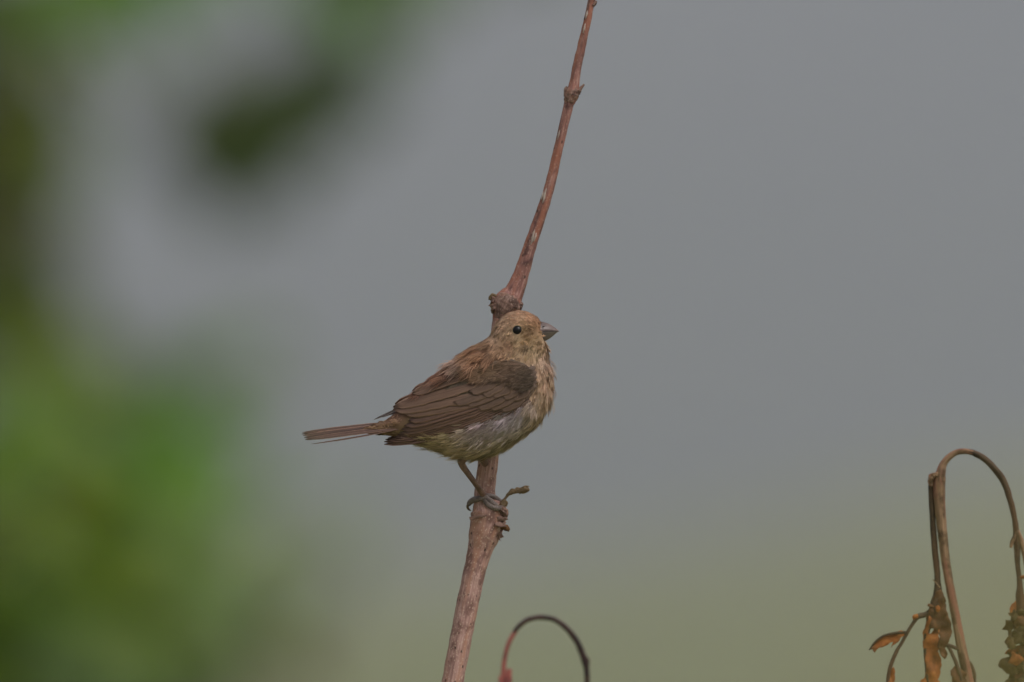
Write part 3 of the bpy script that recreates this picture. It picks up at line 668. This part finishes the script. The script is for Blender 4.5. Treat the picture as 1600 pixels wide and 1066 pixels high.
def wing_col(px, py):
    d2 = ((np.asarray(px)[:, None] - np.array([a[0] for a in _wa])) ** 2 + (np.asarray(py)[:, None] - np.array([a[1] for a in _wa])) ** 2) / np.array([a[2] for a in _wa], float) ** 2
    wt = np.exp(-.5 * np.minimum(d2, 60)) + 1e-9; return (wt @ np.array([lin(*a[3]) for a in _wa])) / wt.sum(1)[:, None]
SH = [(770, 560), (800, 563), (820, 570), (833, 580), (836, 591), (834, 601), (828, 608), (815, 600), (795, 593), (770, 590), (745, 592), (738, 584), (752, 570)]
plumage('shoulder_barbs', 620, lambda x, y, z: inside(SH, x, y), lambda p: np.full(len(p), 17.), lambda p: np.full(len(p), 1.1), .10, 10, body, seed=11, spread=.17, surf=WSURF, colf=wing_col, colk=1.35, vary=.2, tilt=.2, stiff=.10)
# ------------------------------------------------------------------ hooked dead stem below the bird
YH = .16
hook = empty('hooked_stem', P(770, 5650, YH), 'thin dark hooked dead stem tip curling over beside the tall reddish stem', 'stem')
pxtube('main_stem', [(770, 5650, 0, 17), (776, 2600, 0, 11), (784, 1250, 0, 7.5), (789, 1080, 0, 6.4), (791, 1060, 0, 6), (792, 1050, 0, 4)], HOOK_RED, hook, y0=YH, n=120, m=14, rough=.06)
pxtube('hooked_tip', [(784, 1085, 0, 4.2), (786, 1062, 0, 4), (788, 1032, 0, 3.6), (795, 1005, 0, 3.6), (807, 983, 0, 3.6)], HOOK_RED, hook, y0=YH, n=40, m=14, rough=.06)
pxtube('hooked_tip', [(803.5, 988, 0, 3.5), (811, 978.5, 0, 3.7), (824, 969, 0, 3.8), (845, 964.5, 0, 3.9), (866, 968.5, 0, 4.1), (886, 982.5, 0, 4.3), (901, 1002, 0, 4.8), (911, 1024, 0, 5.2), (915, 1036, 0, 5.6), (917, 1055, 0, 4.2), (917.5, 1090, 0, 4), (914, 1130, 0, 3.6), (908, 1165, 0, 1.5)], HOOK, hook, y0=YH, n=120, m=14, rough=.2)
lump('leaf_scar', [(913, 1024, 0, 2.4), (918, 1032, 0, 2.8), (919, 1042, 0, 1.6)], HOOK, hook, .3, y0=YH, seed=3)
lump('broken_stub', [(794, 1075, -3, 5), (795, 1058, -3, 4.6), (796, 1045, -3, 3)], HOOK_RED, hook, .35, y0=YH, seed=4)
lump('broken_stub', [(783, 1080, -3, 3.6), (782, 1064, -3, 2.8), (781, 1056, -3, 1.6)], HOOK_RED, hook, .35, y0=YH, seed=5)

# ------------------------------------------------------------------ wilted plant on the right
YR = .03
def sheet(name, outline, holes, mat, parent, y0=YR, d0=0.0, crumple=6.0, fold=0.0, step=5.0, seed=0, thick=.00035):
    rag = []
    for i, p in enumerate(outline):
        a, b = np.array(p, float), np.array(outline[(i + 1) % len(outline)], float)
        m = max(1, int(np.linalg.norm(b - a) / 3.5))
        for k_ in range(m):
            p_ = a + (b - a) * k_ / m
            if k_: p_ = p_ + rng.normal(0, .8, 2)
            rag.append(Vector(p_))
    vs = list(rag); ed = [(i, (i + 1) % len(rag)) for i in range(len(rag))]
    for h in holes:
        s = len(vs); vs += [Vector(p) for p in h]; ed += [(s + i, s + (i + 1) % len(h)) for i in range(len(h))]
    xs, ys = [p[0] for p in outline], [p[1] for p in outline]
    for gx in np.arange(min(xs), max(xs), step):
        for gy in np.arange(min(ys), max(ys), step):
            if inside(outline, gx, gy): vs.append(Vector((gx + random.uniform(-1, 1), gy + random.uniform(-1, 1))))
    r = delaunay_2d_cdt(vs, ed, [], 0, 1e-3)
    z = (D + y0) / D; cx = sum(xs) / len(xs); wx = max(xs) - min(xs) + 1
    v = []
    for p in r[0]:
        d = d0 + crumple * mnoise.noise(Vector((p.x / 11, p.y / 16, seed * 5.1))) + .5 * crumple * mnoise.noise(Vector((p.x / 4.5, p.y / 6, seed * 2.3)))
        d += fold * ((p.x - cx) / wx) ** 2 * 4
        v.append(P(p.x, p.y, y0 + d * S * z))
    fs = []
    for t in r[2]:
        c = sum((r[0][i] for i in t), Vector((0, 0))) / len(t)
        if inside([tuple(q) for q in rag], c.x, c.y) and not any(inside(h, c.x, c.y) for h in holes): fs.append(tuple(t))
    o = build(name, v, fs, mat, parent)
    md = o.modifiers.new('thick', 'SOLIDIFY'); md.thickness = thick; md.offset = 0
    return o
for i, (ol, mt) in enumerate([([(768, 808), (779, 806), (790, 808), (794, 812), (787, 815), (779, 813)], BARK_GREY), ([(772, 819), (781, 815), (791, 816), (788, 820), (792, 823), (783, 824), (776, 823)], BARK_GREY), ([(777, 829), (786, 828), (785, 836), (787, 839), (781, 842), (783, 846), (779, 843)], BARK_GREY),
     ([(786, 820), (793, 821), (796, 826), (795, 831), (790, 829), (787, 826)], LEAF_BR), ([(733, 808), (741, 806), (755, 804.5), (766, 806), (752, 808), (742, 811), (735, 813)], BARK_GREY)]):
    sheet('bark_flake', ol, [], mt, stem, y0=0.0, d0=(-24, -23, -14, -17, -27)[i], crumple=5, seed=30 + i, step=3, thick=.0005)
wilt = empty('wilted_stem', P(1640, 5720, YR), 'brown wilted stem bent over like a crook with withered orange leaves', 'plant')
pt = lambda name, rows, mat, par=wilt, **k: pxtube(name, rows, mat, par, y0=YR, **k)
ms = pt('main_stem', [(1640, 5720, 0, 20), (1610, 3000, 0, 17), (1560, 1500, 0, 11), (1522, 1120, 0, 8.6), (1513, 1063, 0, 8.2), (1503, 1015, 0, 7.6), (1493.5, 965, 0, 7), (1484, 915, 0, 6.7), (1477, 872, 0, 7), (1470.5, 815, 0, 7.8), (1467.5, 775, 0, 8.8), (1467, 748, 0, 10), (1467, 740, 0, 8.8)], DRY, n=240, m=26, ridge=.05, ridges=9, rough=.07)
pt('arched_tip', [(1469, 752, -2, 8), (1470.5, 738, -2, 7.6), (1474, 726, 0, 6.0), (1482, 715.5, 0, 4.8), (1494, 707.5, 0, 4.4), (1508, 705.5, 0, 4.5), (1520, 707.8, 0, 4.6)], DRY, n=90, m=20, ridge=.08, ridges=5, rough=.18, seed=3)
pt('arched_tip', [(1514, 706, 0, 4.3), (1524, 709, 0, 4.8), (1540, 718.5, 0, 5), (1556, 735, 0, 5.2), (1569, 755, 0, 5.1), (1578, 780, 0, 4.7), (1584, 805, 0, 4.3), (1587.5, 828, 0, 4.6), (1588.5, 850, 0, 5), (1590, 880, 0, 4), (1593, 910, 0, 4), (1594, 935, 0, 7), (1596, 960, 0, 7.4), (1600, 1010, 0, 6), (1602, 1090, 0, 3)], DRY_DARK, n=180, m=20, ridge=.08, ridges=5, rough=.18, seed=4)
lump('torn_bark_edge', [(1453.5, 760, -6, 2.6), (1454.5, 748, -7, 4.2), (1459, 742, -8, 4), (1466, 741, -8, 3)], DRY, wilt, .4, y0=YR, seed=1)
hs_ = pt('hanging_stalk', [(1454, 746, 4, 3.6), (1454.5, 765, 5, 4.2), (1456.5, 800, 5, 4.6), (1460, 850, 5, 5), (1464, 890, 4, 5), (1465.5, 915, 4, 5.4), (1465, 935, 3, 9), (1461, 950, 3, 9), (1456, 966, 3, 7), (1449, 985, 3, 4.5), (1446, 1010, 3, 3.2), (1448, 1045, 3, 3), (1451, 1085, 3, 2.6)], DRY_DARK, n=130, m=16, rough=.12, seed=5)
sheet('withered_leaf', [(1462, 925), (1470, 921), (1477, 935), (1479, 955), (1486, 972), (1487, 990), (1482, 1004), (1477, 1012), (1481, 1022), (1476, 1030), (1469, 1022), (1465, 1008), (1469, 995), (1463, 985), (1450, 980), (1447, 966), (1453, 950)], [], LEAF_BR, wilt, d0=-4, crumple=8, seed=1)
sheet('withered_leaf', [(1452, 962), (1466, 975), (1468, 1000), (1466, 1018), (1471, 1032), (1470, 1050), (1465, 1062), (1476, 1072), (1470, 1110), (1446, 1105), (1435, 1068), (1445, 1058), (1448, 1040), (1442, 1010), (1443, 985)], [[(1450, 986), (1454, 979), (1459, 977), (1459, 984), (1455, 990), (1451, 991)]], LEAF_OR, wilt, d0=-1, crumple=8, fold=3, seed=2)
sheet('withered_leaf', [(1485, 1048), (1492, 1040), (1501, 1045), (1510, 1052), (1514, 1075), (1500, 1090), (1482, 1082), (1488, 1066)], [], LEAF_BR, wilt, d0=-9, crumple=8, seed=3)
tw = pt('side_twig', [(1456, 952, 2, 3.4), (1447, 960, 0, 4), (1434, 964, -3, 4.2), (1427, 974, -4, 2.8), (1418, 988, -5, 2.8), (1410, 1003, -6, 2.7), (1400, 1020, -7, 3), (1392, 1040, -8, 3), (1388, 1058, -8, 2.8), (1386, 1090, -8, 2)], DRY_DARK, n=70, m=12, rough=.15, seed=6)
lump('twig_bud', [(1434, 962, -6, 3), (1429, 964, -7, 3.4), (1427, 968, -7, 1.5)], LEAF_OR, tw, .3, y0=YR, seed=3)
sheet('withered_leaf', [(1417, 988), (1408, 985), (1396, 989), (1380, 994), (1368, 1003), (1358, 1016), (1363, 1014), (1367, 1020), (1374, 1012), (1385, 1009), (1392, 1004), (1396, 1003), (1393, 1012), (1398, 1007), (1406, 1000)], [], LEAF_OR, wilt, d0=-6, crumple=5, seed=4, step=4)
pt('leaf_midrib', [(1415, 988, -7, 2.2), (1398, 989.5, -8, 2), (1380, 994, -9, 1.8), (1367, 1004, -9, 1.6), (1358, 1016, -8, .9)], DRY_DARK, n=24, m=8, rough=.2)
sheet('withered_leaf', [(1396, 1042), (1399, 1050), (1396, 1075), (1386, 1080), (1388, 1062), (1392, 1050)], [], LEAF_OR, wilt, d0=-9, crumple=4, seed=5, step=4)
pt('side_twig', [(1476, 1008, 0, 3.6), (1486, 1010, -2, 3), (1494, 1013, -3, 2.6), (1499, 1016, -4, 1.5)], DRY_DARK, n=20, m=10, rough=.3)
pt('side_twig', [(1480, 1008, 0, 3), (1488, 1022, -6, 2.8), (1494, 1036, -9, 3), (1500, 1052, -11, 3), (1504, 1080, -11, 2.5)], DRY_DARK, n=30, m=10, rough=.3)
pt('torn_bark_strip', [(1508, 1030, 2, 1), (1516, 1036, 3, 2.2), (1522, 1050, 3, 2.6), (1524, 1070, 2, 1.6)], DRY_DARK, n=20, m=8, rough=.3)
lump('twig_bud', [(1464, 947, -8, 2.4), (1466, 952, -9, 3.4), (1464, 956, -9, 1.8)], LEAF_OR, hs_, .35, y0=YR, seed=5)
pt('fibre', [(1458, 906, -4, .9), (1463, 911, -7, .9), (1469, 919, -6, 1)], SCRAP, n=16, m=6)
lump('twig_bud', [(1450, 945, -4, 2), (1454, 947, -5, 2.4), (1459, 949, -5, 1.5)], LEAF_BR, hs_, .35, y0=YR, seed=7)
# withered cluster at the arch's end
pt('side_twig', [(1588, 835, 0, 4.5), (1582, 846, -2, 3.4), (1579.5, 856, -3, 2.2)], DRY, n=20, m=10, rough=.2)
pt('side_twig', [(1588, 830, 0, 5), (1596, 848, 1, 4.5), (1601, 868, 2, 4), (1606, 900, 2, 3.5), (1604, 940, 2, 4), (1600, 965, 1, 4)], DRY, n=40, m=12, rough=.15)
pt('side_twig', [(1591, 903, 0, 2), (1600, 902, -2, 3), (1612, 901, -3, 2)], LEAF_OR, n=16, m=8, rough=.2)
sheet('withered_leaf', [(1587, 938), (1578, 950), (1576, 962), (1584, 958), (1590, 952)], [], LEAF_OR, wilt, d0=-6, crumple=4, seed=6, step=4)
pt('side_twig', [(1590, 955, -2, 2.6), (1582, 968, -4, 2.4), (1578, 985, -5, 2.8), (1580, 1002, -4, 4)], DRY_DARK, n=24, m=10, rough=.25)
for i, (ol, mt) in enumerate([
    ([(1588, 955), (1606, 950), (1625, 965), (1630, 1005), (1612, 1012), (1592, 1006), (1580, 1010), (1574, 1004), (1577, 992), (1584, 985)], LEAF_OL),
    ([(1570, 1022), (1578, 1014), (1596, 1012), (1618, 1008), (1630, 1018), (1618, 1028), (1596, 1024), (1583, 1022)], LEAF_OR),
    ([(1580, 1024), (1604, 1022), (1632, 1024), (1640, 1060), (1634, 1110), (1594, 1118), (1572, 1088), (1570, 1066), (1578, 1054), (1568, 1048), (1560, 1040), (1564, 1031)], LEAF_OL),
    ([(1600, 1040), (1628, 1036), (1650, 1070), (1640, 1140), (1606, 1130), (1596, 1080)], LEAF_BR)]):
    sheet('withered_leaf', ol, [], mt, wilt, d0=-8 + 5 * i, crumple=14, seed=10 + i, fold=4)

for i in range(14):
    cx, cy = 1584 + 9 * math.sin(i * 2.3) + .8 * i, 962 + 8.6 * i; rr = 7 + 4 * ((i * 37) % 10) / 10
    ol = [(cx + rr * (1 + .45 * math.sin(k_ * 2.9 + i)) * math.cos(k_ / 9 * 6.283), cy + 1.15 * rr * (1 + .4 * math.cos(k_ * 3.7 + 2 * i)) * math.sin(k_ / 9 * 6.283)) for k_ in range(9)]
    sheet('withered_leaf', ol, [], (LEAF_OL, LEAF_BR, LEAF_OL, LEAF_OR, LEAF_OL)[i % 5], wilt, d0=-14 + (i % 4) * 3, crumple=11, seed=50 + i, fold=5, step=4)

# ------------------------------------------------------------------ green shrub between camera and bird, left
def leaf_mesh(name, wfrac, mat, seed):
    nl, nw = 13, 7; v = []
    for i in range(nl):
        s = i / (nl - 1); wd = wfrac * .5 * (math.sin(math.pi * s ** .8) ** .8) * (1 + .05 * math.sin(s * 40 + seed))
        for j in range(nw):
            a = 2 * j / (nw - 1) - 1
            v.append((a * wd, s - .5, .10 * abs(a) * wd - .25 * (s - .4) ** 2 + .025 * mnoise.noise(Vector((s * 4, a * 2, seed)))))
    f = [(i*nw+j, i*nw+j+1, (i+1)*nw+j+1, (i+1)*nw+j) for i in range(nl-1) for j in range(nw-1)]
    me = bpy.data.meshes.new(name); me.from_pydata(v, [], f); me.materials.append(mat); me.update()
    me.polygons.foreach_set('use_smooth', [True] * len(me.polygons)); return me
LM = {k: leaf_mesh('leaf', wf, m, i) for i, (k, wf, m) in enumerate([('d', .62, G_DARK), ('m', .55, G_MID), ('y', .55, G_YEL), ('p', .6, G_PALE), ('o', .55, G_OLIVE), ('s', .55, G_STRAW)])}
def leafy(root, y0, branches, leaves, rad=2.4):
    """branches: pixel polylines at depth y0; each leaf is joined to the closest branch point by its own stalk"""
    z = (D + y0) / D; samples = []
    for rows in branches:
        pxtube('branch', rows, TWIG, root, y0=y0, n=60, m=10, rough=.08)
        samples += [tuple(x[:3]) for x in cr([r[:3] for r in rows], 40)]
    samples = np.array(samples); rl = Vector(root.location)
    for (px, py, L, kind) in leaves:
        dd = random.uniform(-160, 160)
        if kind.isupper(): dd = -330 + random.uniform(-60, 60); kind = kind.lower()
        k_ = np.argmin((samples[:, 0] - px) ** 2 + (samples[:, 1] - py) ** 2 + (samples[:, 2] - dd) ** 2 * .3)
        sp = samples[k_]
        a = Vector(P(px, py, y0 + dd * S * z)); b = Vector(P(sp[0], sp[1], y0 + sp[2] * S * z))
        ax = a - b
        if ax.length < 1e-4: ax = Vector((1, 0, 0))
        ax.normalize(); ln = L * S * z
        face = Vector((random.uniform(-.6, .6), -1, random.uniform(-.2, .9))).normalized()
        if ax.y < -.75 or ax.y > .75: ax = (ax + Vector((.6, 0, -.6))).normalized()
        zax = (face - ax * face.dot(ax)).normalized(); xax = ax.cross(zax)
        M = Matrix((xax, ax, zax)).transposed().to_4x4()
        o = bpy.data.objects.new('leaf', LM[kind]); C.objects.link(o); o.parent = root
        o.matrix_local = Matrix.Translation(a - rl) @ M @ Matrix.Diagonal((ln, ln, ln, 1))
        st_ = a - ax * ln * .47 - Vector((0, 0, 0)) + zax * (-.25 * .76 * ln * 1.0)
        mid = (st_ + b) / 2 + Vector((0, 0, -.004))
        tube('leaf_stalk', [(*b, .0009), (*mid, .0008), (*st_, .0007)], TWIG, root, n=8, m=6)

YS = -2.45
shrub = empty('leafy_shrub', P(-700, 5000, YS), 'green leafy shrub, out of focus, to the left of the bird', 'shrub')
_z = P(-700, 5000, YS); shrub.location = (_z.x, _z.y, 0.0)
gz = 533 + HORIZON + CAMZ / (S * (D + YS) / D)       # pixel row of the ground below the shrub
BR1 = [[(-560, gz, 0, 45), (-420, 3500, 20, 38), (-260, 2000, 0, 30), (-160, 1200, -40, 22), (-120, 700, -20, 16), (-90, 250, 0, 12), (-40, -250, 20, 8)],
       [(-230, 1800, 0, 18), (-40, 1350, 60, 13), (120, 1060, 60, 10), (230, 900, 40, 7), (320, 820, 30, 4)],
       [(-140, 950, -20, 14), (-20, 800, 0, 10), (120, 690, 20, 8), (260, 620, 20, 5), (320, 590, 20, 3)],
       [(-110, 560, -20, 10), (-30, 480, 0, 7), (50, 450, 0, 4)],
       [(-90, 250, 0, 9), (0, 60, 20, 8), (160, -60, 40, 7), (340, -110, 40, 6), (520, -90, 40, 5), (640, -40, 40, 3)],
       [(340, -110, 40, 4), (380, -20, 30, 3), (395, 90, 20, 2.5), (390, 160, 10, 2)],
       [(-230, 1800, 0, 16), (60, 1500, 40, 12), (260, 1250, 40, 9), (380, 1080, 30, 6), (440, 1010, 20, 3)]]
LV = [(40, 20, 260, 'd'), (95, -10, 240, 'm'), (5, 70, 220, 'd'), (170, -45, 220, 'm'), (60, 10, 240, 'y'), (-30, 20, 260, 'd'), (260, -80, 200, 'm'), (20, 140, 130, 'o'),
      (615, -45, 190, 'd'), (560, -60, 200, 'd'), (690, -70, 150, 'm'), (840, -75, 110, 'd'), (620, -10, 120, 'd'), (640, 0, 110, 'd'), (590, -20, 150, 'd'), (70, 465, 190, 'd'), (40, 490, 200, 'y'),
      (385, 215, 285, 'd'), (430, 200, 260, 'd'), (350, 210, 240, 'd'), (400, 250, 220, 'd'), (500, 165, 190, 'd'), (550, 140, 170, 'd'), (470, 190, 200, 'd'), (320, 200, 200, 'd'), (440, 250, 160, 'd'), (370, 180, 200, 'd'),
      (30, 290, 200, 'o'), (75, 260, 130, 'o'), (-10, 370, 220, 'o'), (10, 200, 150, 'o'), (5, 300, 200, 'm'), (100, 330, 90, 'o'),
      (15, 465, 230, 'd'), (50, 490, 170, 'y'), (-20, 520, 260, 'y'), (60, 560, 150, 'y'), (0, 430, 220, 'd'), (20, 510, 200, 'd'),
      (285, 605, 220, 'm'), (250, 640, 210, 'd'), (340, 580, 140, 'm'), (200, 600, 130, 'p'), (390, 540, 90, 'p'), (230, 620, 200, 'y'), (310, 700, 180, 'm'), (370, 740, 150, 'm'), (240, 730, 220, 'm')]
rs = random.Random(5)
for i in range(115):
    x = rs.uniform(-160, 375); y = rs.uniform(560, 1180)
    lim = 150 + (y - 560) * .8 if y < 840 else 375
    if x > lim: continue
    kind = rs.choice('mmyypp' if y < 820 else 'mmmyyp')
    LV.append((x, y, rs.uniform(120, 210), kind))
for i in range(26):
    LV.append((rs.uniform(-60, 110), rs.uniform(70, 560), rs.uniform(110, 170), rs.choice('oomy')))
for i in range(9):
    LV.append((rs.uniform(380, 560), rs.uniform(760, 1090), rs.uniform(50, 80), rs.choice('ppo')))
for i in range(7): LV.append((rs.uniform(-170, -20), rs.uniform(300, 540), rs.uniform(180, 250), rs.choice('omd')))
LV += [(335, 255, 220, 'd'), (385, 275, 210, 'd'), (300, 205, 170, 'd'), (350, 320, 100, 'o'), (500, 110, 130, 'd'), (540, 70, 130, 'd'), (570, 110, 110, 'm'), (560, 30, 140, 'd'), (460, 130, 150, 'd'), (330, 150, 150, 'd'), (300, 230, 130, 'd'), (60, 760, 190, 'Y'), (170, 830, 180, 'Y'), (100, 900, 170, 'M'), (260, 780, 150, 'M'), (60, 580, 160, 'Y'),
       (330, 885, 200, 'P'), (385, 925, 180, 'P'), (300, 845, 160, 'P'), (150, 1060, 200, 'P'), (130, 650, 170, 'P'), (525, 865, 90, 'P'), (20, 690, 200, 'M'), (230, 955, 170, 'Y'), (630, -5, 160, 'D'), (650, -20, 150, 'd'), (600, 5, 130, 'd'), (60, 480, 180, 'D'), (170, 90, 90, 'o'), (230, 60, 90, 'm'), (180, 160, 70, 'o'), (250, -20, 170, 'm'), (320, -50, 190, 'm'), (400, -60, 180, 'm'), (470, -50, 170, 'd'), (520, -20, 150, 'm'), (570, 60, 100, 'o'), (590, 20, 130, 'm'), (200, 10, 140, 'm'), (140, 60, 110, 'm'), (300, 150, 80, 'o'), (90, 150, 110, 'o'), (30, 390, 160, 'o'), (-15, 410, 240, 'm'), (340, 235, 200, 'd'), (440, 165, 180, 'd'), (10, 330, 180, 'o'), (90, 420, 110, 'o'), (330, 300, 70, 'o'), (430, 300, 90, 'o'), (420, 560, 80, 'p'), (440, 640, 60, 'o'),
       (330, 890, 200, 'p'), (380, 930, 170, 'p'), (300, 850, 170, 'm'), (350, 860, 180, 'p'), (210, 970, 220, 'y'), (180, 940, 200, 'y'), (150, 1060, 200, 'p'), (180, 1090, 200, 'p'), (15, 700, 260, 'm'), (-20, 760, 280, 'm'), (30, 640, 220, 'm'),
       (280, 1040, 180, 'd'), (20, 1040, 220, 'd'), (400, 1050, 170, 'o'), (470, 1070, 140, 'o'), (400, 980, 120, 'p'), (525, 860, 70, 'p'), (440, 800, 70, 'p'), (460, 880, 60, 'p')]
leafy(shrub, YS, BR1, LV)

# weed standing close to the lens at the lower right
YW = -4.25
weed = empty('foreground_weed', (P(2300, 900, YW).x, YW, 0), 'very blurred olive leafed weed close to the viewer below the wilted stem', 'plant')
gz2 = 533 + HORIZON + CAMZ / (S * (D + YW) / D)
leafy(weed, YW, [[(2300, gz2, 0, 60), (2250, 4000, 0, 50), (2150, 2300, 0, 34), (2000, 1500, 0, 16)]], [(1740, 1250, 420, 's'), (1900, 1110, 420, 's'), (1640, 1400, 420, 's'), (2150, 1350, 400, 'o'), (1900, 1500, 400, 'o')])

# ------------------------------------------------------------------ haze
hm = bpy.data.materials.new('haze_air'); hm.use_nodes = True; ht = hm.node_tree; ht.nodes.clear()
pv = ht.nodes.new('ShaderNodeVolumePrincipled'); pv.inputs['Color'].default_value = (.66, .682, .805, 1); pv.inputs['Density'].default_value = .0011
ho = ht.nodes.new('ShaderNodeOutputMaterial'); ht.links.new(pv.outputs[0], ho.inputs['Volume'])
b = 2500; z0, z1 = -6, 230
v = [(x, y, z) for z in (z0, z1) for y in (-b, b) for x in (-b, b)]
build('haze', v, [(0, 2, 3, 1), (4, 5, 7, 6), (0, 1, 5, 4), (2, 6, 7, 3), (0, 4, 6, 2), (1, 3, 7, 5)], hm, smooth=False, kind='stuff')
